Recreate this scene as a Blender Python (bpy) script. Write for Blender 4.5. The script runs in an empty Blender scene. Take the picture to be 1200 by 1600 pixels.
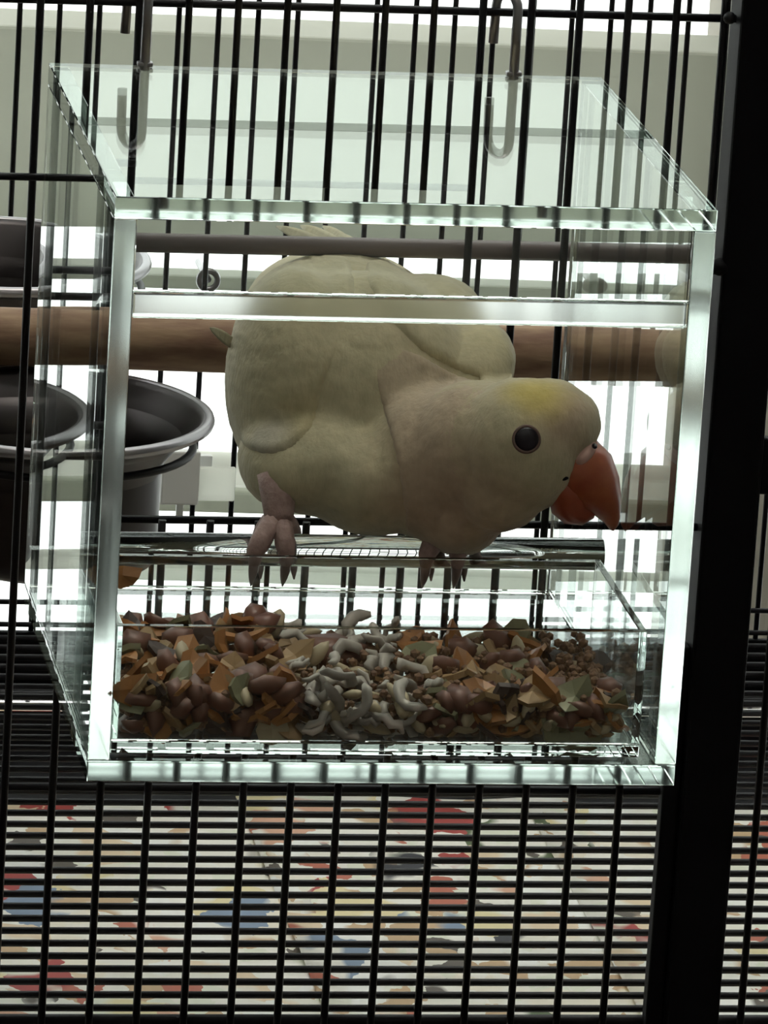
import bpy, bmesh, math, random
from mathutils import Vector, Matrix, noise
random.seed(7)
scn = bpy.context.scene
C = scn.collection
PI = math.pi

# ------------------------------------------------------------------ camera
CAM = Vector((-.1849, -1.5918, .4843)); YAW, PITCH, ROLL, FPX = .1733, .2764, .0622, 10012.0
_f = Vector((math.sin(YAW)*math.cos(PITCH), math.cos(YAW)*math.cos(PITCH), -math.sin(PITCH)))
_r = Vector((math.cos(YAW), -math.sin(YAW), 0)); _u = _r.cross(_f)
CR = _r*math.cos(ROLL) + _u*math.sin(ROLL); CU = -_r*math.sin(ROLL) + _u*math.cos(ROLL)
cd = bpy.data.cameras.new('camera'); cam = bpy.data.objects.new('camera', cd); C.objects.link(cam)
M4 = Matrix((CR, CU, -_f)).transposed().to_4x4(); M4.translation = CAM
cam.matrix_world = M4
cd.sensor_width = 36; cd.sensor_fit = 'AUTO'; cd.lens = 36*FPX/1600; cd.clip_start = .05; cd.clip_end = 100
scn.camera = cam

def at(px, py, Y=None, X=None, Z=None):
    """measured picture point -> real point on the plane Y=.. (or X=.. / Z=..)"""
    d = _f + CR*((px-600)/FPX) - CU*((py-800)/FPX)
    if Y is not None: t = (Y-CAM.y)/d.y
    elif X is not None: t = (X-CAM.x)/d.x
    else: t = (Z-CAM.z)/d.z
    return CAM + d*t

# ------------------------------------------------------------------ world, lights, exposure
w = bpy.data.worlds.new('world'); scn.world = w; w.use_nodes = True
bg = w.node_tree.nodes['Background']; bg.inputs[0].default_value = (.965, 1.0, .985, 1); bg.inputs[1].default_value = 3.0
def area(name, loc, size, power, target, col=(1, .97, .92)):
    l = bpy.data.lights.new(name, 'AREA'); l.shape = 'RECTANGLE'; l.size, l.size_y = size; l.energy = power; l.color = col
    o = bpy.data.objects.new(name, l); C.objects.link(o); o.location = loc
    o.rotation_euler = (Vector(target)-Vector(loc)).to_track_quat('-Z', 'Y').to_euler()
    return o
area('paper_fill', (.2, .12, 1.56), (.8, .5), 9, (.2, .15, 0), (1, .95, .86))  # added fill from above, brightens the printed sheets
area('front_fill', (-.1, -1.15, 1.55), (1.2, .8), 2.6, (.1, 0, 0), (1, .93, .82))  # added soft fill for the bird and the cage front
scn.view_settings.view_transform = 'Standard'; scn.view_settings.look = 'None'
scn.view_settings.exposure = 0; scn.view_settings.gamma = 1; scn.view_settings.use_curve_mapping = False
cy = scn.cycles
cy.max_bounces = 22; cy.transmission_bounces = 22; cy.glossy_bounces = 12; cy.diffuse_bounces = 4
cy.transparent_max_bounces = 16; cy.caustics_refractive = True; cy.caustics_reflective = True; cy.blur_glossy = .3
cy.sample_clamp_indirect = 6

# ------------------------------------------------------------------ helpers
def mat(name, col, rough=.5, metal=0., spec=.5, coat=0, bump=None, var=None, sss=0):
    m = bpy.data.materials.new(name); m.use_nodes = True; nt = m.node_tree; b = nt.nodes['Principled BSDF']
    b.inputs['Base Color'].default_value = (*col, 1); b.inputs['Roughness'].default_value = rough
    b.inputs['Metallic'].default_value = metal; b.inputs['Specular IOR Level'].default_value = spec
    b.inputs['Coat Weight'].default_value = coat
    if sss: b.inputs['Subsurface Weight'].default_value = sss; b.inputs['Subsurface Scale'].default_value = .003
    tc = nt.nodes.new('ShaderNodeTexCoord')
    if var:                                   # (scale vector, colour 2, contrast)
        sc, c2 = var
        mp = nt.nodes.new('ShaderNodeMapping'); mp.inputs['Scale'].default_value = sc
        nz = nt.nodes.new('ShaderNodeTexNoise'); nz.inputs['Scale'].default_value = 1; nz.inputs['Detail'].default_value = 5
        rp = nt.nodes.new('ShaderNodeValToRGB'); rp.color_ramp.elements[0].position = .35; rp.color_ramp.elements[1].position = .65
        rp.color_ramp.elements[0].color = (*col, 1); rp.color_ramp.elements[1].color = (*c2, 1)
        nt.links.new(tc.outputs['Object'], mp.inputs[0]); nt.links.new(mp.outputs[0], nz.inputs[0])
        nt.links.new(nz.outputs[0], rp.inputs[0]); nt.links.new(rp.outputs[0], b.inputs['Base Color'])
    if bump:                                  # (scale vector, strength, distance)
        sc, st, di = bump
        mp = nt.nodes.new('ShaderNodeMapping'); mp.inputs['Scale'].default_value = sc
        nz = nt.nodes.new('ShaderNodeTexNoise'); nz.inputs['Scale'].default_value = 1; nz.inputs['Detail'].default_value = 4
        bp = nt.nodes.new('ShaderNodeBump'); bp.inputs['Strength'].default_value = st; bp.inputs['Distance'].default_value = di
        nt.links.new(tc.outputs['Object'], mp.inputs[0]); nt.links.new(mp.outputs[0], nz.inputs[0])
        nt.links.new(nz.outputs[0], bp.inputs['Height']); nt.links.new(bp.outputs[0], b.inputs['Normal'])
    return m

def glass(name, col=(.97, .99, .98), rough=0., ior=1.49):
    m = bpy.data.materials.new(name); m.use_nodes = True; nt = m.node_tree
    nt.nodes.remove(nt.nodes['Principled BSDF'])
    g = nt.nodes.new('ShaderNodeBsdfGlass'); g.inputs['Color'].default_value = (*col, 1)
    g.inputs['Roughness'].default_value = rough; g.inputs['IOR'].default_value = ior
    nt.links.new(g.outputs[0], nt.nodes['Material Output'].inputs[0])
    return m

def backlit(name, col, tr=.5, var=None):
    """thin vinyl / fabric that lets some daylight through"""
    m = bpy.data.materials.new(name); m.use_nodes = True; nt = m.node_tree; nt.nodes.remove(nt.nodes['Principled BSDF'])
    d = nt.nodes.new('ShaderNodeBsdfDiffuse'); t = nt.nodes.new('ShaderNodeBsdfTranslucent'); x = nt.nodes.new('ShaderNodeMixShader')
    d.inputs[0].default_value = (*col, 1); t.inputs[0].default_value = (*col, 1); x.inputs[0].default_value = tr
    nt.links.new(d.outputs[0], x.inputs[1]); nt.links.new(t.outputs[0], x.inputs[2]); nt.links.new(x.outputs[0], nt.nodes['Material Output'].inputs[0])
    return m

def link(name, me, m=None, parent=None, smooth=False):
    o = bpy.data.objects.new(name, me); C.objects.link(o)
    if m is not None and not me.materials: me.materials.append(m)
    if smooth:
        for p in me.polygons: p.use_smooth = True
    if parent is not None: o.parent = parent
    return o
def bm_obj(name, bm, m, parent=None, smooth=False):
    me = bpy.data.meshes.new(name); bmesh.ops.recalc_face_normals(bm, faces=bm.faces); bm.to_mesh(me); bm.free()
    return link(name, me, m, parent, smooth)
def tag(o, label=None, cat=None, group=None, kind=None):
    if label: o['label'] = label
    if cat: o['category'] = cat
    if group: o['group'] = group
    if kind: o['kind'] = kind
    return o
def empty(name, loc=(0, 0, 0)):
    o = bpy.data.objects.new(name, None); C.objects.link(o); o.location = loc; o.empty_display_size = .01
    return o
def put(o, parent):
    """parent while keeping the world coordinates the mesh was built in"""
    o.parent = parent; o.matrix_parent_inverse = Matrix.Translation(-Vector(parent.location)) if parent.location.length else Matrix()
    return o
def box_bm(lo, hi, bev=0., bm=None, seg=2):
    bm2 = bmesh.new(); bmesh.ops.create_cube(bm2, size=1)
    for v in bm2.verts:
        v.co = Vector([lo[i] + (v.co[i]+.5)*(hi[i]-lo[i]) for i in range(3)])
    if bev: bmesh.ops.bevel(bm2, geom=list(bm2.edges), offset=bev, segments=seg, affect='EDGES', profile=.5)
    if bm is None: return bm2
    me = bpy.data.meshes.new('t'); bm2.to_mesh(me); bm2.free(); bm.from_mesh(me); bpy.data.meshes.remove(me)
    return bm
def slab(name, lo, hi, parent, frost, bev=.0003):
    """acrylic panel: clear faces, sawn slightly matt edge on the listed sides (axis, sign)"""
    o = bm_obj(name, box_bm(lo, hi, bev), m_acr, parent); o.data.materials.append(m_edge if name not in ('bottom_panel', 'top_panel') else m_edge2)
    for p in o.data.polygons:
        for ax, sg in frost:
            if p.normal[ax]*sg > .9: p.material_index = 1
    return o
def box(name, lo, hi, m, parent=None, bev=0., seg=2, smooth=False): return bm_obj(name, box_bm(lo, hi, bev, seg=seg), m, parent, smooth)
def tube_bm(pts, rad, n=8, bm=None, closed=False, flat=1.):
    """swept tube, rad a number or one per point; flat squashes it across the second axis"""
    bm = bm or bmesh.new(); pts = [Vector(p) for p in pts]; L = len(pts)
    rads = rad if isinstance(rad, (list, tuple)) else [rad]*L
    rings = []; up = None
    for i, p in enumerate(pts):
        a = pts[(i-1) % L] if (i or closed) else p; b = pts[(i+1) % L] if (i < L-1 or closed) else p
        t = (b-a).normalized()
        if up is None:
            up = Vector((0, 0, 1)) if abs(t.z) < .9 else Vector((0, 1, 0))
        s = t.cross(up).normalized(); up = s.cross(t).normalized()
        rings.append([bm.verts.new(p + (s*math.cos(2*PI*k/n) + up*math.sin(2*PI*k/n)*flat)*rads[i]) for k in range(n)])
    R = L if closed else L-1
    for i in range(R):
        A, B = rings[i], rings[(i+1) % L]
        for k in range(n): bm.faces.new((A[k], A[(k+1) % n], B[(k+1) % n], B[k]))
    if not closed:
        bm.faces.new(rings[0][::-1]); bm.faces.new(rings[-1])
    return bm
def tube(name, pts, rad, m, parent=None, n=8, closed=False, flat=1.):
    return bm_obj(name, tube_bm(pts, rad, n, closed=closed, flat=flat), m, parent, True)
def lathe_bm(prof, n=48, c=(0, 0, 0), bm=None):
    bm = bm or bmesh.new(); rings = []
    for r, z in prof:
        if r < 1e-6: rings.append([bm.verts.new((c[0], c[1], c[2]+z))])
        else: rings.append([bm.verts.new((c[0]+r*math.cos(2*PI*k/n), c[1]+r*math.sin(2*PI*k/n), c[2]+z)) for k in range(n)])
    for A, B in zip(rings, rings[1:]):
        for k in range(n):
            k2 = (k+1) % n
            if len(A) == 1: bm.faces.new((A[0], B[k], B[k2]))
            elif len(B) == 1: bm.faces.new((A[k], A[k2], B[0]))
            else: bm.faces.new((A[k], A[k2], B[k2], B[k]))
    return bm
def ell_bm(c, r, rot=None, bm=None, sub=3):
    bm = bm or bmesh.new(); R = rot.to_4x4() if rot else Matrix()
    bmesh.ops.create_icosphere(bm, subdivisions=sub, radius=1, matrix=Matrix.Translation(Vector(c)) @ R @ Matrix.Diagonal((*r, 1)))
    return bm
def arc(c, r, a0, a1, n, ax=(1, 0, 0), ay=(0, 0, 1)):
    c = Vector(c); ax = Vector(ax); ay = Vector(ay)
    return [c + (ax*math.cos(a0+(a1-a0)*i/n) + ay*math.sin(a0+(a1-a0)*i/n))*r for i in range(n+1)]

# ------------------------------------------------------------------ materials
m_black = mat('black_powder_coat', (.008, .008, .01), .45, spec=.25)
m_post = mat('black_painted_steel', (.004, .004, .005), .6, spec=.12)
m_acr = glass('clear_acrylic')
m_edge = glass('sawn_acrylic_edge', (.96, .985, .975), .22)
m_edge2 = glass('cut_acrylic_edge', (.97, .99, .98), .07)
m_acr_tray = glass('clear_tray_plastic', (.97, .985, .98), .0)
m_rail = mat('brown_grey_rail', (.17, .13, .125), .4)
m_steel = mat('dull_stainless_steel', (.065, .06, .06), .38, metal=1.)
m_wire = mat('galvanised_wire', (.30, .29, .30), .35, metal=1.)
m_wood = mat('perch_wood', (.33, .22, .13), .75, var=((55, 210, 210), (.19, .105, .065)), bump=((60, 300, 300), .4, .001))
m_frame = backlit('grey_green_shade', (.64, .655, .59), .52)
m_jamb = backlit('pale_window_jamb', (.62, .60, .54), .4)
m_cream = backlit('cream_vinyl', (.90, .91, .86), .78)
m_wall = mat('room_wall_paint', (.55, .54, .50), .8, bump=((80, 80, 80), .1, .001))
m_ceil = mat('ceiling_paint', (.75, .74, .72), .9)
m_floor = mat('floor_boards', (.22, .15, .10), .5, var=((2, 20, 1), (.16, .11, .07)))
m_table = mat('dark_table', (.05, .035, .03), .4, var=((3, 40, 40), (.03, .02, .02)))
m_ground = mat('pale_paving', (.85, .87, .85), .9, var=((.7, .7, .7), (.75, .78, .76)))
m_white = mat('white_plastic', (.8, .82, .8), .35)
m_chrome = mat('polished_strip', (.9, .85, .85), .08, metal=1.)
m_tray = mat('black_plastic_tray', (.012, .012, .014), .35)

# ------------------------------------------------------------------ setting: room shell, window wall
WY = .56
def struct(o): o['kind'] = 'structure'; return o
struct(box('floor', (-2.5, -3.5, -1.05), (2.5, WY+.12, -1.0), m_floor))
struct(box('ceiling', (-2.5, -3.5, 1.6), (2.5, WY+.12, 1.65), m_ceil))
struct(box('wall_left', (-2.55, -3.5, -1.0), (-2.5, WY+.12, 1.6), m_wall))
struct(box('wall_right', (2.5, -3.5, -1.0), (2.55, WY+.12, 1.6), m_wall))
struct(box('wall_back', (-2.5, -3.55, -1.0), (2.5, -3.5, 1.6), m_wall))
wf = bmesh.new()
WX0, WX1, WZ0, WZ1 = -1.3, 1.8, -.30, 1.5
for lo, hi in (((-2.5, -1.), (WX0, 1.6)), ((WX1, -1.), (2.5, 1.6)), ((WX0, -1.), (WX1, WZ0)), ((WX0, WZ1), (WX1, 1.6))):
    box_bm((lo[0], WY, lo[1]), (hi[0], WY+.12, hi[1]), bm=wf)
struct(bm_obj('wall_front', wf, m_wall))
win = struct(empty('window_1'))
def zb(y, Y=.5, x=400): return at(x, y, Y).z
def rail(y0, y1, Yf, th, m, name='rail'):
    return box(name, (WX0, Yf, zb(y1, Yf)), (WX1, Yf+th, zb(y0, Yf)), m, win, bev=.0012)
rail(57, 376, .50, .03, m_frame)            # wide grey meeting rail
m_scrim = backlit('light_scrim', (.92, .95, .92), .78)
box('light_scrim', (WX0, .512, .19), (WX1, .514, .62), m_scrim, win)  # added scrim, dims the window's reflection in the box top
rail(436, 458, .53, .012, m_frame)
rail(732, 766, .52, .02, m_cream)
rail(771, 806, .53, .02, m_frame)
rail(890, 912, .53, .010, m_cream, 'sill')
for x0, x1 in ((WX0, WX0+.05), (.290, .318), (WX1-.05, WX1)):
    box('mullion', (x0, .495, WZ0), (x1, .555, WZ1), m_jamb, win, bev=.002)
box('head_rail', (WX0, .50, WZ1-.05), (WX1, .55, WZ1), m_frame, win, bev=.002)
box('window_sill', (WX0-.03, .47, WZ0-.02), (WX1+.03, .68, WZ0), m_cream, win, bev=.002)
box('pane', (WX0+.01, .59, WZ0), (WX1-.01, .594, WZ1), glass('window_glass', (1, 1, 1), 0, 1.02), win)
yard = struct(box('floor_yard', (-30, WY+.3, -1.5), (30, 60, -1.4), m_ground))

RT = Matrix.Translation((.17, .5, 0)) @ Matrix.Rotation(-.055, 4, 'Z') @ Matrix.Translation((-.17, -.5, 0))
for o in list(C.objects):
    if o.get('kind') == 'structure' and o.parent is None and o.name != 'floor_yard': o.matrix_world = RT @ o.matrix_world
# small fittings on the grey window rail
eb = empty('eye_bolt', at(325, 437, .505))
p = eb.location
tube('ring', arc((0, 0, 0), .0032, 0, 2*PI, 20)[:-1], .0011, m_wire, eb, closed=True)
tube('shank', [(0, .001, 0), (0, .026, 0)], .0013, m_wire, eb)
tag(eb, 'small round metal eye bolt on the grey window rail left of the bird', 'eye bolt')
kb = empty('window_knob', at(948, 446, .505))
bm_obj('grip', ell_bm((0, 0, 0), (.0045, .004, .003)), mat('brown_knob', (.22, .15, .13), .5), kb, True)
tube('shank', [(0, .001, 0), (0, .026, 0)], .0014, m_wire, kb)
tag(kb, 'small brown rounded knob on the grey window rail right of the bird', 'knob')

# ------------------------------------------------------------------ table under the cage
tb = empty('side_table', (.15, .2, -1.0))
box('tabletop', (-.30, -.27, .79), (.35, .24, .815), m_table, tb, bev=.003)
for sx in (-.27, .32):
    for sy in (-.24, .21):
        box('leg', (sx-.02, sy-.02, 0), (sx+.02, sy+.02, .79), m_table, tb, bev=.002)
tag(tb, 'dark table carrying the black wire cage', 'table')

# ------------------------------------------------------------------ the cage
S = .0127; XF0 = -.0026; XR0 = .0735; YR = .39; ZF = -.1287; ZT = .40; XL, XRR = -.066, .42
cage = empty('bird_cage', (0, 0, 0))
tag(cage, 'large black wire bird cage with wooden perch and slatted floor grate', 'cage')
_cache = {}
def rod(name, a, b, r, m=m_black, n=8, parent=cage):
    a = Vector(a); b = Vector(b); L = (b-a).length; k = (round(L, 5), r, m.name, n)
    if k not in _cache:
        bm = tube_bm([(0, 0, 0), (0, 0, L)], r, n); me = bpy.data.meshes.new(name); bmesh.ops.recalc_face_normals(bm, faces=bm.faces); bm.to_mesh(me); bm.free()
        for q in me.polygons: q.use_smooth = len(q.vertices) == 4
        me.materials.append(m); _cache[k] = me
    o = link(name, _cache[k], parent=parent); o.location = a
    o.rotation_euler = (b-a).to_track_quat('Z', 'Y').to_euler()
    return o
YB = .0014
ZO0, ZO1 = .0225, .1085          # door opening in the front wall
for k in range(-4, 33):
    x = XF0+S*k
    if x < XL or (.1765 < x < .1945): continue
    if 3 <= k <= 8:
        rod('vertical_bar', (x, YB, ZO1), (x, YB, ZT), .00095)
        rod('vertical_bar', (x, YB, ZF-.02), (x, YB, ZO0), .00105)
    else:
        rod('vertical_bar', (x, YB, ZF-.02), (x, YB, ZT), .00105)
zt18 = at(600, 18, 0).z
for z in (zt18, zt18+.10, ZT): rod('horizontal_wire', (XL, YB+.0018, z), (.1785, YB+.0018, z), .0011)
for z in (zt18, ZT): rod('horizontal_wire', (.1935, YB+.0018, z), (XRR, YB+.0018, z), .0011)
rod('horizontal_wire', (XL, YB-.0014, at(30, 276, 0).z), (XF0+2*S+.001, YB-.0014, at(30, 276, 0).z), .0010)
rod('horizontal_wire', (XF0+2*S, YB+.0018, ZO1), (XF0+9*S, YB+.0018, ZO1), .0009)
zo = at(600, 822, 0).z
rod('horizontal_wire', (XF0+2*S, YB+.0018, zo), (.1785, YB+.0018, zo), .0011)
rod('horizontal_wire', (XL, YB+.0018, at(600, 1239, 0).z), (.1785, YB+.0018, at(600, 1239, 0).z), .0012)  # added to draw the dark band just below the box
rod('horizontal_wire', (XL, YB+.0022, at(600, 1601, 0).z), (XRR, YB+.0022, at(600, 1601, 0).z), .0016)
# thick rail over the door opening
zr = at(600, 393, 0).z
rl = bm_obj('door_rail', tube_bm([(XF0+2*S-.001, YB+.0034, zr), (.1765, YB+.0034, zr)], .0026, 12), m_rail, cage, True); tag(rl, 'brown grey rail over the door opening')
# post between the two door bays, with the flat strip and latch knobs
box('post', (.1785, -.004, ZF-.03), (.1935, .010, ZT), m_post, cage, bev=.001)
box('door_strip', (.1738, -.001, ZF-.02), (.1785, .004, at(1090, 1010, 0).z), m_post, cage, bev=.0005)
bm_obj('latch_knob', ell_bm(at(1124, 417, -.002), (.0028, .003, .0024), sub=2), m_post, cage, True)
bm_obj('latch_knob', ell_bm(at(1140, 28, 0), (.0017, .002, .0017), sub=2), m_black, cage, True)
box('latch_plate', (.1935, -.001, at(1185, 772, 0).z), (.235, .003, at(1185, 684, 0).z), m_post, cage, bev=.0008)
# rear wall, side walls, frame rails
for k in range(-11, 28):
    x = XR0+S*k
    if XL <= x <= XRR: rod('vertical_bar', (x, YR, ZF-.01), (x, YR, ZT), .0009)
for z in (at(300, 941, YR).z, at(300, 976, YR).z, at(600, -110, YR).z, ZT): rod('horizontal_wire', (XL, YR-.0019, z), (XRR, YR-.0019, z), .0009)
for k in range(0, 31):
    y = YB+S*k+.004
    rod('vertical_bar', (XL, y, ZF-.01), (XL, y, ZT), .0009)
    rod('vertical_bar', (XRR, y, ZF-.01), (XRR, y, ZT), .0009)
for x in (XL, XRR):
    for z in (ZF-.01, .02, zt18, ZT): rod('horizontal_wire', (x, 0, z), (x, YR, z), .0013)
TZ_ = ZF-.036
# floor grate: wires across, two carriers under them
y = .012; n = 0
while y < YR-.003:
    rod('floor_wire', (XL, y, ZF), (XRR, y, ZF), .00108); y += .0103; n += 1
for x in (XL+.03, XRR-.1): rod('floor_carrier', (x, .004, ZF-.0022), (x, YR, ZF-.0022), .0014)
box('base_skirt', (XL, YR-.002, TZ_-.004), (XRR, YR+.001, ZF+.0005), m_post, cage, bev=.0008)

# tray under the grate and the printed paper in it
tr = empty('dropping_tray', (0, 0, 0))
TZ = ZF-.036
box('tray_bottom', (XL+.004, .008, TZ-.003), (XRR-.004, .380, TZ), m_tray, tr, bev=.001)
box('tray_wall', (XL+.004, .376, TZ), (XRR-.004, .381, TZ+.020), m_tray, tr, bev=.001)
box('tray_wall', (XL+.004, .006, TZ), (XRR-.004, .010, TZ+.020), m_tray, tr, bev=.001)
box('tray_wall', (XL+.004, .010, TZ), (XL+.008, .376, TZ+.020), m_tray, tr, bev=.001)
box('tray_wall', (XRR-.008, .010, TZ), (XRR-.004, .376, TZ+.020), m_tray, tr, bev=.001)
pl = at(40, 1094, Z=ZF-.004)
edge = box('glint_strip', (XL+.006, pl.y-.004, ZF-.0065), (XRR-.01, pl.y+.004, ZF-.0035), m_chrome, tr, bev=.0003); tag(edge, 'added polished strip mirroring window light along the tray back')  # reflective strip added to make a bright line behind the grate
tag(tr, 'black plastic pull-out tray under the slatted cage floor', 'tray')
for x in (-.05, .40):
    for y in (.02, .37): box('foot', (x-.008, y-.008, -.185), (x+.008, y+.008, TZ-.003), m_tray, tr)

def print_mat(name, off, sc):
    m = bpy.data.materials.new(name); m.use_nodes = True; nt = m.node_tree; b = nt.nodes['Principled BSDF']; b.inputs['Roughness'].default_value = .55
    N = nt.nodes.new; L = nt.links.new
    tc = N('ShaderNodeTexCoord'); mp = N('ShaderNodeMapping'); mp.inputs['Location'].default_value = off; mp.inputs['Scale'].default_value = sc
    L(tc.outputs['Object'], mp.inputs[0])
    nz = N('ShaderNodeTexNoise'); nz.inputs['Scale'].default_value = 2.2; nz.inputs['Detail'].default_value = 3
    mx = N('ShaderNodeMix'); mx.data_type = 'VECTOR'; mx.inputs[0].default_value = .35
    L(mp.outputs[0], nz.inputs[0]); L(mp.outputs[0], mx.inputs[4]); L(nz.outputs['Color'], mx.inputs[5])
    vo = N('ShaderNodeTexVoronoi'); vo.inputs['Scale'].default_value = 1.5; vo.inputs['Randomness'].default_value = .9
    L(mx.outputs[1], vo.inputs[0])
    sp = N('ShaderNodeSeparateColor'); L(vo.outputs['Color'], sp.inputs[0])
    rp = N('ShaderNodeValToRGB'); cr = rp.color_ramp; cr.interpolation = 'CONSTANT'
    cols = [(0, (.94, .92, .84)), (.22, (.82, .66, .46)), (.34, (.94, .95, .90)), (.50, (.42, .05, .04)), (.54, (.90, .84, .70)),
            (.66, (.10, .14, .06)), (.70, (.82, .72, .42)), (.76, (.94, .94, .90)), (.88, (.03, .03, .04)), (.92, (.72, .42, .28)), (.97, (.22, .30, .42))]
    cr.elements[0].position = 0; cr.elements[0].color = (*cols[0][1], 1); cr.elements[1].position = cols[1][0]; cr.elements[1].color = (*cols[1][1], 1)
    for q, c in cols[2:]:
        e = cr.elements.new(q); e.color = (*c, 1)
    L(sp.outputs[0], rp.inputs[0])
    v2 = N('ShaderNodeTexVoronoi'); v2.inputs['Scale'].default_value = 3.6; L(mx.outputs[1], v2.inputs[0])
    s2 = N('ShaderNodeSeparateColor'); L(v2.outputs['Color'], s2.inputs[0])
    r2 = N('ShaderNodeValToRGB'); c2 = r2.color_ramp; c2.interpolation = 'CONSTANT'
    c2.elements[0].color = (.9, .88, .8, 1); c2.elements[1].position = .35; c2.elements[1].color = (.60, .42, .24, 1)
    for q, c in ((.5, (.88, .86, .76)), (.72, (.5, .14, .08)), (.77, (.12, .10, .08)), (.82, (.82, .84, .7))):
        e = c2.elements.new(q); e.color = (*c, 1)
    L(s2.outputs[0], r2.inputs[0])
    n2 = N('ShaderNodeTexNoise'); n2.inputs['Scale'].default_value = .9; L(mp.outputs[0], n2.inputs[0])
    r3 = N('ShaderNodeValToRGB'); r3.color_ramp.elements[0].position = .47; r3.color_ramp.elements[1].position = .53
    L(n2.outputs[0], r3.inputs[0])
    m2 = N('ShaderNodeMix'); m2.data_type = 'RGBA'; L(r3.outputs[0], m2.inputs[0]); L(rp.outputs[0], m2.inputs[6]); L(r2.outputs[0], m2.inputs[7])
    L(m2.outputs[2], b.inputs['Base Color'])
    return m
sheets = [((XL+.012, .015), (.118, .318), 'left printed sheet of coloured pictures on the tray under the grate', (0, 0, 0), 0.0),
          ((.108, .013), (.215, .322), 'middle printed sheet of coloured pictures on the tray, mostly white', (3.1, 1.7, 0), .0012),
          ((.20, .016), (XRR-.014, .310), 'right printed sheet of coloured pictures on the tray beyond the post', (7.3, 4.2, 0), .0024)]
for (x0, y0), (x1, y1), lab, off, dz in sheets:
    bm = bmesh.new(); nx, ny = 10, 24; g = {}
    for i in range(nx+1):
        for j in range(ny+1):
            X = x0+(x1-x0)*i/nx; Y = y0+(y1-y0)*j/ny
            g[i, j] = bm.verts.new((X, Y, TZ+.0012+dz+.0016*(noise.noise((X*25, Y*25, dz*900))+.6)))
    for i in range(nx):
        for j in range(ny): bm.faces.new((g[i, j], g[i+1, j], g[i+1, j+1], g[i, j+1]))
    me = bpy.data.meshes.new('printed_sheet'); bm.to_mesh(me); bm.free()
    o = link('printed_sheet', me, print_mat('print', off, (50, 34, 1)), smooth=True)
    sm = o.modifiers.new('thick', 'SOLIDIFY'); sm.thickness = .0003
    tag(o, lab, 'paper')

# ------------------------------------------------------------------ wooden perch
a = at(20, 526, .15); b_ = at(1050, 560, .15); d = (b_-a).normalized()
A = a + d*((XL+.001-a.x)/d.x); B = a + d*((XRR-.001-a.x)/d.x)
pts = [A.lerp(B, i/40) for i in range(41)]
bm = tube_bm(pts, [.0083+.0003*noise.noise((i*.7, 0, 0)) for i in range(41)], 24)
perch = bm_obj('wooden_perch', bm, m_wood, None, True); tag(perch, 'thick brown wooden dowel perch across the cage behind the bird', 'perch')

# ------------------------------------------------------------------ feeding bowls on wire rings
def bowl(c, R, rb, h, lab, ringlab):
    r = empty('feeding_bowl', c)
    outer = [(0, -h), (rb*.86, -h), (rb*.97, -h+.002), (rb, -h+.006), (rb*1.0, -.014), (rb*1.04, -.009), (rb*1.15, -.0055), (R*.90, -.0030), (R*.955, -.0008), (R*.985, -.0014), (R, -.0002), (R*.995, .0014), (R*.965, .0018),
             (R*.94, .0002), (R*.88, -.0028), (rb*1.03, -.0105), (rb*.96, -.019), (rb*.94, -h+.008), (rb*.85, -h+.003), (0, -h+.0022)]
    bm_obj('body', lathe_bm(outer, 64), m_steel, r, True)
    bm_obj('rolled_rim', lathe_bm([(R+.0016*math.cos(t), .0006+.0016*math.sin(t)) for t in [2*PI*i/10 for i in range(11)]], 64), m_wire, r, True)
    tag(r, lab, 'bowl')
    h_ = empty('bowl_holder', c)
    rr = rb*1.22+.0015; zz = -.0072
    tube('ring', arc((0, 0, zz), rr, 0, 2*PI, 48, (1, 0, 0), (0, 1, 0))[:-1], .0012, m_black, h_, closed=True)
    for s in (-1, 1): tube('arm', [(-rr*.92, s*.016, zz), (XL-c[0]+.001, s*.016, zz)], .0012, m_black, h_)
    tag(h_, ringlab, 'bowl holder')
bowl(at(78, 648, .105), .0440, .0315, .041, 'lower steel feeding bowl with a wide rolled rim, under the wooden perch', 'black wire ring carrying the lower steel bowl')
bowl(at(-5, 403, .235), .0440, .034, .030, 'upper steel feeding bowl behind and above the wooden perch', 'black wire ring carrying the upper steel bowl')

# white plastic clip on the rear bars
cl = empty('plastic_clip', at(281, 745, .378))
bm = box_bm((-.0062, -.002, -.009), (.0062, .002, .009), .0006)
bm_obj('plate', bm, m_white, cl); box('bracket', (-.004, -.001, -.0078), (.018, .001, .0035), m_cream, cl, bev=.0005)
box('hook', (-.0005, .0005, -.016), (.0018, .0025, -.006), m_white, cl, bev=.0003); box('back_plate', (-.006, .0115, -.003), (.012, .0135, .004), m_white, cl, bev=.0004)
box('pin', (.001, .001, -.001), (.003, .012, .001), m_white, cl)
tag(cl, 'small square white plastic clip on the rear bars beside the lower bowl', 'clip')

# ------------------------------------------------------------------ acrylic feeder box
W, H, D, T = .1437, .1437, .1467, .0053
fb = empty('acrylic_feeder', (0, 0, 0))
g_ = .00006
slab('top_panel', (0, -D, H-T), (W, 0, H), fb, [(1, -1)])
slab('bottom_panel', (0, -D, 0), (W, 0, T), fb, [(1, -1)])
slab('side_panel', (0, -D, T+g_), (T, 0, H-T-g_), fb, [(1, -1)])
slab('side_panel', (W-T, -D, T+g_), (W, 0, H-T-g_), fb, [(1, -1)])
z1 = at(600, 465, -D).z; z0 = at(600, 505, -D).z
slab('front_strip', (T+g_, -D, z0), (W-T-g_, -D+.0044, z1), fb, [(1, -1)], .0005)
box('visor_panel', (T+g_, -D+.0008, z1+g_), (W-T-g_, -D+.0028, H-T-g_), m_acr, fb, bev=.0002)
box('back_rail', (T+g_, -.004, T+g_), (W-T-g_, 0, .0155), m_acr, fb, bev=.0003)
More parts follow.
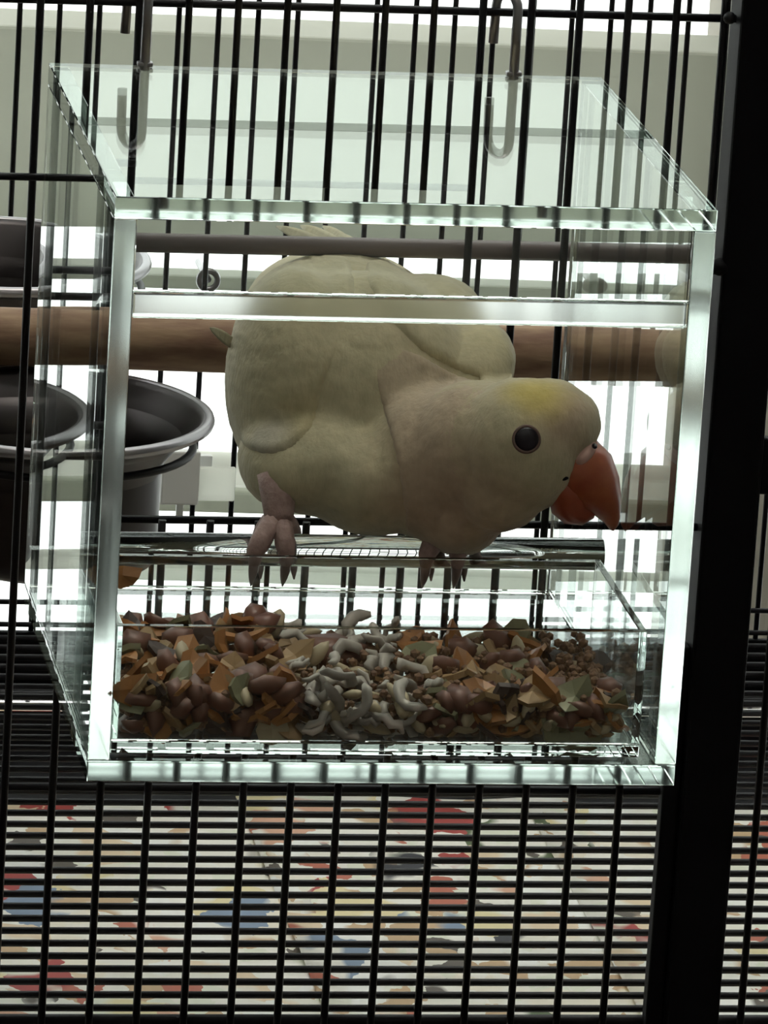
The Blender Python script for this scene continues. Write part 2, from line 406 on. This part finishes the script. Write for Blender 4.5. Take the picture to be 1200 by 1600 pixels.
RY, RZ, RR = -.068, at(600, 861, -.068).z, .0040
bm_obj('perch_rod', tube_bm([(T+g_, RY, RZ), (W-T-g_, RY, RZ)], RR, 32), m_acr, fb, True)
tag(fb, 'clear acrylic box feeder hung on the front bars with the bird inside', 'feeder')
for o in list(C.objects):
    if o.parent == fb and o.name.startswith('perch_rod'): tag(o, 'clear round acrylic rod the bird stands on')

# inner seed tray
TX0, TX1, TY0, TY1, TB, TT = T+.0006, .1352, -.1425, -.0815, T+.0005, .0378
st = empty('seed_tray', (0, 0, 0)); t = .0018
box('tray_floor', (TX0, TY0, TB), (TX1, TY1, TB+.003), m_acr_tray, st, bev=.0002)
box('tray_front', (TX0, TY0, TB+.0031), (TX1, TY0+t, TT), m_acr_tray, st, bev=.0002)
box('tray_back', (TX0, TY1-t, TB+.0031), (TX1, TY1, TT), m_acr_tray, st, bev=.0002)
box('tray_side', (TX0, TY0+t+g_, TB+.0031), (TX0+t, TY1-t-g_, TT), m_acr_tray, st, bev=.0002)
box('tray_side', (TX1-t, TY0+t+g_, TB+.0031), (TX1, TY1-t-g_, TT), m_acr_tray, st, bev=.0002)
tag(st, 'clear open seed tray on the floor of the acrylic box', 'tray')

# hooks hanging the box from the front wire
def hook(px, lab):
    b = at(px, 108, -.002); top = zt18+.0016
    pts = [(b.x, -.0022, H-.004), (b.x, -.0022, top)] + [Vector((b.x-.0022+.0022*math.cos(a), -.0022+.0035*(1-math.cos(a)), top+.004*math.sin(a))) for a in [PI*i/8 for i in range(1, 9)]] + [(b.x-.0046, .0048, top-.010)]
    h = empty('wire_hook', (0, 0, 0))
    tube('hook_wire', pts, .0013, m_wire, h, n=10)
    box('foot', (b.x-.002, -.0034, H+.0002), (b.x+.002, -.0008, H+.0014), m_wire, h, bev=.0003)
    tag(h, lab, 'hook')
hook(226, 'left grey wire hook holding the acrylic box on the cage wire')
hook(803, 'right grey wire hook holding the acrylic box on the cage wire')

# ------------------------------------------------------------------ food in the tray
def chip_mesh(kind, seed):
    rnd = random.Random(seed); bm = bmesh.new()
    if kind in ('flake', 'disc'):
        n = 8; sx, sy = (rnd.uniform(.8, 1.2), rnd.uniform(.6, .95)) if kind == 'flake' else (1, .95)
        rs = [1+(rnd.uniform(-.28, .2) if kind == 'flake' else rnd.uniform(-.05, .05)) for _ in range(n)]
        top, bot = [], []
        for k in range(n):
            a = 2*PI*k/n; x = sx*rs[k]*math.cos(a); y = sy*rs[k]*math.sin(a)
            z = .28*(x*x-.4) + (rnd.uniform(-.12, .12) if kind == 'flake' else 0)
            top.append(bm.verts.new((x, y, z+.13))); bot.append(bm.verts.new((x*.95, y*.95, z-.13)))
        ct = bm.verts.new((0, 0, .1)); cb = bm.verts.new((0, 0, -.22))
        for k in range(n):
            k2 = (k+1) % n
            bm.faces.new((top[k], top[k2], ct)); bm.faces.new((bot[k2], bot[k], cb)); bm.faces.new((top[k], bot[k], bot[k2], top[k2]))
    elif kind == 'chunk':
        bmesh.ops.create_icosphere(bm, subdivisions=1, radius=1)
        for v in bm.verts: v.co = Vector((v.co.x*1.1, v.co.y*.8, v.co.z*.55))*(1+rnd.uniform(-.25, .2))
    elif kind == 'seed':
        bmesh.ops.create_uvsphere(bm, u_segments=8, v_segments=6, radius=1)
        for v in bm.verts: s = 1-.35*max(0, v.co.x); v.co = Vector((v.co.x*1.15, v.co.y*.62*s, v.co.z*.42*s))
    else:                                    # curled shred
        L = 7; R = rnd.uniform(.7, 1.1); sp = rnd.uniform(2.0, 4.2); h = rnd.uniform(-.5, .5)
        pts = [(R*math.cos(sp*i/L), R*math.sin(sp*i/L), h*i/L+.2*rnd.uniform(-1, 1)) for i in range(L)]
        tube_bm(pts, [.15]+[.34]*(L-2)+[.14], 6, bm, flat=.6)
    bmesh.ops.recalc_face_normals(bm, faces=bm.faces)
    me = bpy.data.meshes.new(kind); bm.to_mesh(me); bm.free()
    for q in me.polygons: q.use_smooth = kind in ('seed', 'shred', 'chunk')
    return me
def food_mat(n, c, c2, coat=0): return mat(n, c, .55, var=((250, 250, 250), c2), coat=coat, sss=.0)
FM = {'orange': food_mat('orange_fruit', (.46, .21, .05), (.32, .11, .03), .2), 'tan': food_mat('tan_chip', (.40, .26, .12), (.30, .17, .07)),
      'brown': food_mat('brown_chip', (.20, .075, .04), (.13, .05, .03), .15), 'cream': food_mat('cream_chip', (.50, .41, .27), (.40, .31, .18)),
      'white': food_mat('white_shred', (.50, .45, .39), (.38, .33, .28)), 'green': food_mat('olive_chip', (.29, .28, .15), (.19, .17, .09)),
      'dark': food_mat('dark_chip', (.05, .035, .03), (.10, .06, .045))}
CATS = {'orange': ('dried_fruit_chip', 'orange dried fruit chip', 'fruit chip', 'flake'), 'tan': ('grain_flake', 'tan grain flake', 'flake', 'flake'),
        'brown': ('nut_chunk', 'red brown nut chunk', 'nut', 'chunk'), 'cream': ('pale_seed', 'pale cream seed', 'seed', 'seed'),
        'white': ('pale_shred', 'curled whitish shred', 'shred', 'shred'), 'green': ('olive_chip', 'olive green dried chip', 'chip', 'flake'),
        'dark': ('dark_husk', 'dark brown husk', 'husk', 'flake')}
_cm = {}
def food(col, pos, size, zone, rnd, label=None, rot=None, kind=None):
    nm, lb, cat, kd = CATS[col]; kd = kind or kd
    key = (col, kd, rnd.randrange(5))
    if key not in _cm:
        me = chip_mesh(kd, hash(key[2]) + len(_cm)); me.materials.append(FM[col]); _cm[key] = me
    o = bpy.data.objects.new(nm, _cm[key]); C.objects.link(o); o.location = pos; o.scale = (size,)*3
    o.rotation_euler = rot if rot else (rnd.uniform(-1.0, 1.0), rnd.uniform(-1.0, 1.0), rnd.uniform(0, 6.28))
    if label: tag(o, label, cat)
    else:
        sx, dp = zone.split('|'); tag(o, '%s %s, %s' % (lb, dp, sx), cat, '%ss %s, %s' % (lb, dp, sx))
    return o
rnd = random.Random(11)
ZB = TB+.0031
mix = {'left': ['orange']*5+['tan']*3+['brown']*7+['cream']*1+['green']*1+['dark']*2, 'middle': ['white']*9+['cream']*2+['tan']*2,
       'right': ['brown']*4+['orange']*3+['tan']*4+['green']*3+['dark']*2+['cream']*2}
def zone(x): return 'left' if x < .053 else ('middle' if x < .0835 else 'right')
NX = 23; rows = [(-.1385, 5), (-.1325, 3), (-.126, 2), (-.119, 2), (-.112, 2), (-.105, 2), (-.098, 2), (-.091, 2), (-.0855, 2)]
for (yy, nl) in rows:
    for i in range(NX):
        x = TX0+t+.0035+(TX1-TX0-2*t-.007)*i/(NX-1)
        top = .0192 + .003*noise.noise((x*60, yy*60, 0)) + (.002 if x < .06 else -.001)
        if x > .115 and yy > -.12: top -= .004
        lays = [top] if nl == 2 and rnd.random() < .45 else [top, top-.0045]
        if nl >= 3: lays = [ZB+.003+(top-ZB-.003)*j/(nl-1) for j in range(nl)]
        if nl == 5 and x < .0: continue
        for z in lays:
            X = x+rnd.uniform(-.0014, .0014); zn = zone(X+rnd.uniform(-.003, .003)); c = rnd.choice(mix[zn])
            s = {'orange': .0048, 'tan': .0046, 'brown': .0045, 'cream': .0032, 'white': .0044, 'green': .0045, 'dark': .0042}[c]*rnd.uniform(.8, 1.25)
            X = min(max(X, TX0+t+s*.9), TX1-t-s*.9); Y = yy+rnd.uniform(-.0012, .0012)
            Y = min(max(Y, TY0+t+s*.75), TY1-t-s*.9)
            Zc = max(z+rnd.uniform(-.001, .001), ZB+s*.55)
            six = ['far left', 'left', 'left middle', 'right middle', 'right', 'far right'][min(5, int(6*(X-TX0)/(TX1-TX0)))]
            dep = ('low against the tray front' if Zc < ZB+.007 else 'halfway up the tray front' if Zc < ZB+.013 else 'near the pile top at the tray front') if yy < -.13 else ('in the middle depth of the pile' if yy < -.10 else 'at the back of the pile')
            food(c, (X, Y, Zc), s, six+'|'+dep, rnd)
R0 = random.Random(3)
food('tan', at(372, 978, -.088), .0068, '', R0, 'largest pale tan flake standing above the tray edge at the left', rot=(1.2, .1, .1))
food('orange', at(248, 1026, -.100), .0085, '', R0, 'large flat orange chip on top of the pile near the left tray wall', rot=(.7, .1, .2))
food('orange', at(205, 1075, -.137), .0062, '', R0, 'bright orange chip pressed against the tray front at the far left', rot=(1.3, .0, .3))
food('cream', at(424, 1138, -.1385), .0042, '', R0, 'round pale disc against the tray front near the bottom', rot=(1.45, 0, .1), kind='disc')
food('brown', at(520, 1018, -.100), .0080, '', R0, 'large red brown nut chunk on top beside the whitish shreds', rot=(.3, .1, .3))
food('dark', at(905, 1045, -.096), .0078, '', R0, 'largest dark husk lying on top at the right end', rot=(.6, .15, .2))
food('tan', at(775, 1035, -.098), .0070, '', R0, 'upright tan flake peaking above the pile right of the middle', rot=(1.2, .3, 1.2))
food('green', at(890, 1125, -.135), .0082, '', R0, 'large olive chip against the tray front at the right', rot=(1.2, .1, .15))
food('orange', at(760, 1110, -.136), .0070, '', R0, 'large orange chip against the tray front right of the middle', rot=(1.2, -.2, .5))
food('orange', at(190, 898, -.046)*1.0, .0048, '', R0, 'single orange chip away from the tray near the left box wall', rot=(1.2, .2, .1))
# fine crumbs under the chips
bm = bmesh.new(); rr = random.Random(5)
for i in range(2600):
    x = rr.uniform(TX0+t+.002, TX1-t-.002); yy = rr.uniform(TY0+t+.002, TY1-t-.002)
    bmesh.ops.create_icosphere(bm, subdivisions=1, radius=rr.uniform(.0008, .0015), matrix=Matrix.Translation((x, yy, ZB+.0015+rr.random()**1.2*.0095)))
cr = bm_obj('seed_crumbs', bm, mat('crumbs', (.16, .08, .045), .7, var=((600, 600, 600), (.28, .16, .08)))); tag(cr, 'fine brown seed crumbs filling the bottom of the clear tray', 'crumbs', kind='stuff')

# ------------------------------------------------------------------ the bird
bird = empty('lovebird', (at(560, 700, -.06).x, -.06, RZ))
BL = Vector(bird.location)
tag(bird, 'cream white lovebird with orange beak perched inside the clear box, head lowered to the right', 'bird')
def feather_mat(name, base, patches, bscale=(260, 260, 260), scallop=True):
    m = bpy.data.materials.new(name); m.use_nodes = True; nt = m.node_tree; b = nt.nodes['Principled BSDF']
    b.inputs['Roughness'].default_value = .85; b.inputs['Specular IOR Level'].default_value = .15
    b.inputs['Sheen Weight'].default_value = .25; b.inputs['Sheen Roughness'].default_value = .5
    N = nt.nodes.new; L = nt.links.new
    tc = N('ShaderNodeTexCoord'); cur = None
    rgb = N('ShaderNodeRGB'); rgb.outputs[0].default_value = (*base, 1); cur = rgb.outputs[0]
    nzp = N('ShaderNodeTexNoise'); nzp.inputs['Scale'].default_value = 120; nzp.inputs['Detail'].default_value = 4; L(tc.outputs['Object'], nzp.inputs[0])
    for c, r, col, st in patches:
        vd = N('ShaderNodeVectorMath'); vd.operation = 'DISTANCE'; L(tc.outputs['Object'], vd.inputs[0]); vd.inputs[1].default_value = Vector(c)
        ad = N('ShaderNodeMath'); ad.operation = 'MULTIPLY_ADD'; L(nzp.outputs[0], ad.inputs[0]); ad.inputs[1].default_value = r*.5; L(vd.outputs['Value'], ad.inputs[2])
        mr = N('ShaderNodeMapRange'); mr.interpolation_type = 'SMOOTHSTEP'; L(ad.outputs[0], mr.inputs[0])
        mr.inputs[1].default_value = r*.45; mr.inputs[2].default_value = r*1.35; mr.inputs[3].default_value = st; mr.inputs[4].default_value = 0
        mx = N('ShaderNodeMix'); mx.data_type = 'RGBA'; L(mr.outputs[0], mx.inputs[0]); L(cur, mx.inputs[6]); mx.inputs[7].default_value = (*col, 1); cur = mx.outputs[2]
    nz = N('ShaderNodeTexNoise'); nz.inputs['Scale'].default_value = 330; nz.inputs['Detail'].default_value = 5; L(tc.outputs['Object'], nz.inputs[0])
    mr2 = N('ShaderNodeMapRange'); L(nz.outputs[0], mr2.inputs[0]); mr2.inputs[1].default_value = .3; mr2.inputs[2].default_value = .7; mr2.inputs[3].default_value = .9; mr2.inputs[4].default_value = 1.06
    mm = N('ShaderNodeMix'); mm.data_type = 'RGBA'; mm.blend_type = 'MULTIPLY'; mm.inputs[0].default_value = 1; L(cur, mm.inputs[6]); L(mr2.outputs[0], mm.inputs[7])
    L(mm.outputs[2], b.inputs['Base Color'])
    mp = N('ShaderNodeMapping'); mp.inputs['Scale'].default_value = (900, 900, 330); L(tc.outputs['Object'], mp.inputs[0])
    vo = N('ShaderNodeTexNoise'); vo.inputs['Scale'].default_value = 1; vo.inputs['Detail'].default_value = 3; L(mp.outputs[0], vo.inputs[0])
    bp = N('ShaderNodeBump'); bp.inputs['Strength'].default_value = .35; bp.inputs['Distance'].default_value = .0006
    L(vo.outputs[0], bp.inputs['Height']); L(bp.outputs[0], b.inputs['Normal'])
    return m
cream = (.49, .43, .28); pink = (.44, .315, .22); yell = (.52, .41, .11); grey = (.45, .41, .33)
HY = -.083
body_patches = [(at(720, 760, -.08), .030, pink, .75), (at(880, 655, HY-.01), .013, (.50, .33, .25), .55), (at(840, 618, HY-.006), .011, yell, .85), (at(640, 520, -.04), .018, pink, .45),
                (at(800, 830, -.08), .012, (.38, .26, .18), .75), (at(930, 735, HY-.006), .008, (.50, .33, .27), .8), (at(520, 740, -.06), .016, (.51, .48, .34), .6), (at(430, 790, -.06), .008, pink, .7)]  # brown throat patch carries the shade under the head in its colour
wing_patches = [(at(350, 560, -.02), .014, (.46, .39, .17), .8), (at(480, 650, -.06), .012, (.48, .40, .22), .5), (at(420, 690, -.06), .009, grey, .8), (at(600, 480, .0), .014, pink, .4), (at(760, 560, -.04), .012, (.48, .42, .22), .6)]
m_body = feather_mat('cream_plumage', cream, body_patches)
m_wing = feather_mat('wing_plumage', cream, wing_patches)
PX = 1/6250.
def rz(ang): return Matrix.Rotation(-ang, 3, 'Y')      # tilt in the picture plane, positive = clockwise seen from the front
def rx(ang): return Matrix.Rotation(ang, 3, 'X')
def blob(name, els, m, voxel, smooth, it, parent=bird):
    bm = bmesh.new()
    for (px, py, Y, a, b, c, rot) in els:
        ell_bm(at(px, py, Y), (a*PX, b, c*PX), rot, bm, 4)
    me = bpy.data.meshes.new('tmp'); bm.to_mesh(me); bm.free()
    o = bpy.data.objects.new('tmp', me); C.objects.link(o)
    r = o.modifiers.new('r', 'REMESH'); r.mode = 'VOXEL'; r.voxel_size = voxel
    s = o.modifiers.new('s', 'SMOOTH'); s.factor = smooth; s.iterations = it
    dg = bpy.context.evaluated_depsgraph_get(); me2 = bpy.data.meshes.new_from_object(o.evaluated_get(dg))
    bpy.data.objects.remove(o); me2.name = name; me2.materials.clear()
    o2 = link(name, me2, m, None, True); put(o2, parent); return o2
Z0 = Matrix.Identity(3)
els = [  # picture centre, depth, half-width px, half-depth m, half-height px, rotation
    (560, 615, -.030, 190, .033, 198, Z0),
    (455, 588, -.030, 104, .029, 176, rz(-.04)),
    (525, 492, .002, 152, .034, 102, rz(.08)),
    (630, 530, -.010, 140, .028, 84, rz(.56)),
    (705, 585, -.030, 112, .026, 74, rz(.65)),
    (450, 720, -.050, 80, .020, 76, rz(.1)),
    (500, 712, -.050, 108, .022, 92, rz(.2)),
    (590, 738, -.056, 120, .022, 96, rz(.25)),
    (680, 725, -.062, 120, .021, 122, rz(.1)),
    (715, 784, -.066, 80, .018, 84, rz(0)),
    (745, 704, -.072, 108, .0185, 112, rz(.1)),
    (814, 696, HY, 100, .0165, 107, rz(.2)),
    (878, 668, HY, 66, .0120, 56, rz(.75)),
    (850, 655, HY, 76, .0140, 62, rz(.35)),
    (782, 752, -.080, 76, .0145, 80, rz(-.3)),
]
body = blob('body', els, m_body, .0009, .5, 40)
dm = body.modifiers.new('fluff', 'DISPLACE'); tx = bpy.data.textures.new('fluff', 'CLOUDS'); tx.noise_scale = .0035; dm.texture = tx; dm.strength = .0006; dm.texture_coords = 'LOCAL'; dm.mid_level = .5
bpy.context.view_layer.update()
from mathutils.bvhtree import BVHTree
_dg = bpy.context.evaluated_depsgraph_get(); _ev = body.evaluated_get(_dg); _me = _ev.to_mesh()
BVH = BVHTree.FromPolygons([body.matrix_world @ v.co for v in _me.vertices], [tuple(p.vertices) for p in _me.polygons])
def onbody(px, py):
    d = (at(px, py, 0)-CAM).normalized(); loc, nm, _, _ = BVH.ray_cast(CAM, d)
    return (loc, nm) if loc else (None, None)
def smooth_poly(P, it=3):
    for _ in range(it):
        Q = []
        for a_, b2 in zip(P, P[1:]+P[:1]): Q += [(a_[0]*.75+b2[0]*.25, a_[1]*.75+b2[1]*.25), (a_[0]*.25+b2[0]*.75, a_[1]*.25+b2[1]*.75)]
        P = Q
    return P
def coat(name, outline, h, edge, m, step=5, soft=()):
    """layer of feathers lying on the body inside an outline: h high, rounded off within edge px; soft sides fade over their own width"""
    P = smooth_poly(outline); bm = bmesh.new(); g = {}
    def dist(x, y):
        ins = False; dm_ = 1e9
        for (x0, y0), (x1, y1) in zip(P, P[1:]+P[:1]):
            if (y0 > y) != (y1 > y) and x < (x1-x0)*(y-y0)/(y1-y0)+x0: ins = not ins
            dx, dy = x1-x0, y1-y0; t_ = max(0, min(1, ((x-x0)*dx+(y-y0)*dy)/(dx*dx+dy*dy+1e-9)))
            dm_ = min(dm_, math.hypot(x-x0-t_*dx, y-y0-t_*dy))
        return dm_ if ins else -dm_
    xs = [p[0] for p in P]; ys = [p[1] for p in P]
    for i in range(int((max(xs)-min(xs))/step)+3):
        for j in range(int((max(ys)-min(ys))/step)+3):
            x, y = min(xs)-step+i*step, min(ys)-step+j*step; dd = dist(x, y)
            if dd < -step*1.2: continue
            loc, nm = onbody(x, y)
            if loc is None: continue
            k = max(0, min(1, dd/edge)); f_ = math.sqrt(max(0, 1-(1-k)**2))
            for (sx, sy, sr) in soft: f_ *= min(1, (math.hypot(x-sx, y-sy)/sr)**2)
            face = max(0, -nm.dot((loc-CAM).normalized()))
            g[i, j] = bm.verts.new(loc + nm*(h*f_*min(1, face*2.5) + .0003*f_*noise.noise(loc*900) - (.0004 if dd > 0 else .0014)))
    for (i, j) in list(g):
        q_ = [g.get((i, j)), g.get((i+1, j)), g.get((i+1, j+1)), g.get((i, j+1))]
        if all(q_): bm.faces.new(q_)
    bm.verts.ensure_lookup_table(); seen = set(); best = set()      # keep the one large piece
    for v in bm.verts:
        if v in seen: continue
        st_ = [v]; isl = {v}
        while st_:
            for e in st_.pop().link_edges:
                for u_ in e.verts:
                    if u_ not in isl: isl.add(u_); st_.append(u_)
        seen |= isl
        if len(isl) > len(best): best = isl
    bmesh.ops.delete(bm, geom=[v for v in bm.verts if v not in best], context='VERTS')
    o = bm_obj(name, bm, m, None, True); put(o, bird)
    so = o.modifiers.new('s', 'SMOOTH'); so.factor = .5; so.iterations = 2
    return o
m_ruff = feather_mat('neck_plumage', (.47, .38, .27), body_patches)
lw = coat('wing', [(548, 392), (470, 395), (400, 430), (345, 500), (340, 580), (352, 650), (372, 696), (410, 712), (450, 706), (486, 676), (497, 640), (508, 590), (530, 540), (548, 500), (556, 450)], .0017, 14, m_wing, soft=[(560, 520, 60)])
rw = coat('wing', [(566, 400), (640, 396), (700, 428), (745, 466), (800, 520), (812, 600), (760, 596), (700, 575), (650, 545), (600, 490), (572, 440)], .0018, 14, m_wing)
nk = coat('neck_ruff', [(566, 520), (640, 540), (700, 580), (760, 596), (800, 640), (780, 760), (780, 850), (720, 878), (660, 868), (634, 846), (630, 780), (616, 700), (592, 620)], .0013, 9, m_ruff, soft=[(810, 690, 190), (566, 500, 140), (810, 850, 130)])
tag(nk, 'pinkish tan neck plumage overlapping the paler breast')
# flight-feather edges lying on each wing
def feather(p0, p1, p2, wd, m, parent=bird, name='flight_feather'):
    """thin curved blade from p0 to p2 through p1"""
    bm = bmesh.new(); n = 10; p0, p1, p2 = Vector(p0), Vector(p1), Vector(p2); prev = None
    view = (p1-CAM).normalized()
    rows_ = []
    for i in range(n+1):
        s = i/n; c = p0*(1-s)**2 + p1*2*s*(1-s) + p2*s*s; tg = ((p1-p0)*(1-s)+(p2-p1)*s).normalized()
        sd = tg.cross(view).normalized(); nm = sd.cross(tg).normalized()
        ww = wd*(math.sin(PI*min(1, .18+s*.82))**.55 if s > .0 else .4) if s < 1 else wd*.08
        ww = max(ww, wd*.08)
        rows_.append([bm.verts.new(c+sd*ww*k + nm*(.0004*(1-k*k))) for k in (-1, -.5, 0, .5, 1)] + [bm.verts.new(c+sd*ww*k - nm*.0003) for k in (1, .5, 0, -.5, -1)])
    for A_, B_ in zip(rows_, rows_[1:]):
        for k in range(10): bm.faces.new((A_[k], A_[(k+1) % 10], B_[(k+1) % 10], B_[k]))
    bm.faces.new(rows_[0][::-1]); bm.faces.new(rows_[-1])
    o = bm_obj(name, bm, m, None, True); put(o, parent); return o
m_tail = feather_mat('tail_plumage', (.50, .46, .32), [(at(480, 362, .06), .01, (.56, .50, .3), .5)])
for (a1, b1, c1, wd) in (((565, 430), (505, 378), (432, 353), .0022), ((572, 425), (520, 375), (470, 352), .0024), ((580, 430), (545, 380), (505, 353), .0024), ((590, 435), (562, 392), (535, 366), .0022)):
    feather(at(*a1, .02), at(*b1, .040), at(*c1, .066), wd, m_tail, name='tail_feather')
for (a1, b1, c1, ya, yb, yc) in (((500, 470), (528, 420), (548, 394), -.02, .006, .03), ((475, 462), (500, 415), (535, 391), -.02, .008, .03)):
    feather(at(*a1, ya), at(*b1, yb), at(*c1, yc), .0020, m_wing)
for (a1, b1, c1, ya, yb, yc) in (((640, 470), (590, 425), (560, 397), -.02, .004, .03), ((690, 480), (630, 425), (580, 398), -.02, .004, .03)):
    feather(at(*a1, ya), at(*b1, yb), at(*c1, yc), .0020, m_wing)
fl = feather(at(372, 545, -.03), at(350, 525, -.030), at(328, 512, -.030), .0014, m_tail, name='loose_feather'); tag(fl, 'small stray white feather sticking out at the left flank')

# eye with pale ring
ey = at(823, 686, HY-.0155)
pe, ne = onbody(823, 686)
q = ne.to_track_quat('Z', 'Y').to_matrix()
m_eye = mat('dark_eye', (.010, .006, .010), .3, spec=.3); m_ring = mat('eye_skin', (.13, .075, .06), .7)
o = bm_obj('eye', ell_bm(pe-ne*.0003, (.0031, .0030, .0009), q, sub=4), m_eye, None, True); put(o, bird); tag(o, 'round glossy dark eye')
ring = arc(pe-ne*.0004, .0032, 0, 2*PI, 32, q @ Vector((1, 0, 0)), q @ Vector((0, 1, 0)))[:-1]
o = bm_obj('eye_ring', tube_bm(ring, .00045, 8, closed=True), m_ring, None, True); put(o, bird)

# beak
m_beak = mat('orange_beak', (.46, .12, .045), .4, var=((160, 160, 160), (.36, .07, .03)), coat=.15)
m_beak2 = mat('lower_beak', (.36, .075, .035), .4); m_cere = mat('cere_skin', (.58, .36, .30), .7)
def loft(secs, m, name, n=20):
    """sections: centre px, depth, half-width in the picture (px), half-depth (m), direction angle of the spine in the picture"""
    bm = bmesh.new(); rings = []
    for (px, py, Y, hw, hd, ang) in secs:
        c = at(px, py, Y); sx = CR*math.cos(ang) - CU*math.sin(ang)          # across the spine, in the picture
        rings.append([bm.verts.new(c + sx*(hw*PX*math.cos(2*PI*k/n)) - _f*(hd*math.sin(2*PI*k/n))) for k in range(n)])
    for A_, B_ in zip(rings, rings[1:]):
        for k in range(n): bm.faces.new((A_[k], A_[(k+1) % n], B_[(k+1) % n], B_[k]))
    bm.faces.new(rings[0][::-1]); bm.faces.new(rings[-1])
    o = bm_obj(name, bm, m, None, True); put(o, bird); return o
BY = HY-.0035
loft([(894, 714, BY, 46, .0075, -.68), (908, 737, BY, 54, .0090, -.5), (917, 761, BY, 53, .0090, -.3), (926, 780, BY, 45, .0078, -.12), (937, 795, BY, 33, .0058, .02),
      (949, 808, BY, 20, .0034, .12), (955, 819, BY, 11, .0019, .2), (956, 829, BY, 3, .0007, .3)], m_beak, 'upper_beak')
loft([(884, 752, BY, 24, .0070, .0), (886, 774, BY, 30, .0080, -.1), (894, 790, BY, 34, .0070, -.35), (905, 799, BY, 30, .0044, -.7), (918, 804, BY, 19, .0034, -1.1), (930, 802, BY, 8, .0018, -1.3)], m_beak2, 'lower_beak')
o = bm_obj('cere', ell_bm(at(903, 704, BY), (.0052, .0086, .0027), rz(.72), sub=3), m_cere, None, True); put(o, bird)
o = bm_obj('nostril', ell_bm(at(929, 697, BY-.0072), (.0007, .0014, .0007), sub=2), m_eye, None, True); put(o, bird)
o = bm_obj('beak_mark', ell_bm(at(879, 748, BY-.0088), (.0016, .0006, .0006), rz(.15), sub=2), m_eye, None, True); put(o, bird); tag(o, 'small dark corner of the mouth')

# feet gripping the rod
m_foot = mat('pinkish_grey_skin', (.40, .27, .24), .65, bump=((900, 900, 900), .5, .0005), var=((400, 400, 400), (.30, .19, .17)))
m_claw = mat('grey_claw', (.22, .15, .14), .4)
def foot(px, hi_px):
    x0 = at(px, 850, RY-.004).x; f = empty('foot', (x0, RY, RZ)); f.parent = bird; f.matrix_parent_inverse = Matrix.Translation(-BL)
    tr_ = .0025
    def P(x, ang, r): return Vector((x, -math.cos(ang)*r, math.sin(ang)*r))
    top = Vector((0, .001, .0118))
    bm = tube_bm([Vector((-.0006, .006, .018)), Vector((0, .003, .0125)), Vector((0, .001, .009)), Vector((0, 0, .0063))], [.0050, .0045, .0040, .0036], 10)
    bm_obj('shank', bm, m_foot, f, True)
    for dx, fr in ((-.0068, 1), (.0012, 1), (-.0035, -1), (.0050, -1)):
        R = RR+tr_*.95
        seq = [P(dx*.2, 1.5, R+.0008)] + [P(dx*(.35+.65*min(1, i/3)), 1.35-i*.40, R+(.0006 if i % 2 else .0)) for i in range(5)]
        if fr < 0: seq = [Vector((v.x, -v.y, v.z)) for v in seq]
        bm_obj('toe', tube_bm(seq, [.0029, .0030, .0026, .0027, .0022, .0016], 10), m_foot, f, True)
        last = seq[-1]; dirn = (seq[-1]-seq[-2]).normalized()
        inn = Vector((0, 1 if fr > 0 else -1, 0))
        cl_ = [last-dirn*.0004, last+dirn*.0018+inn*.0002+Vector((0, 0, -.0006)), last+dirn*.0030+inn*.0012+Vector((0, 0, -.0018)), last+dirn*.0036+inn*.0022+Vector((0, 0, -.0034))]
        bm_obj('claw', tube_bm(cl_, [.0014, .0013, .0009, .0002], 7), m_claw, f, True)
    return f
foot(438, 800); foot(706, 860)
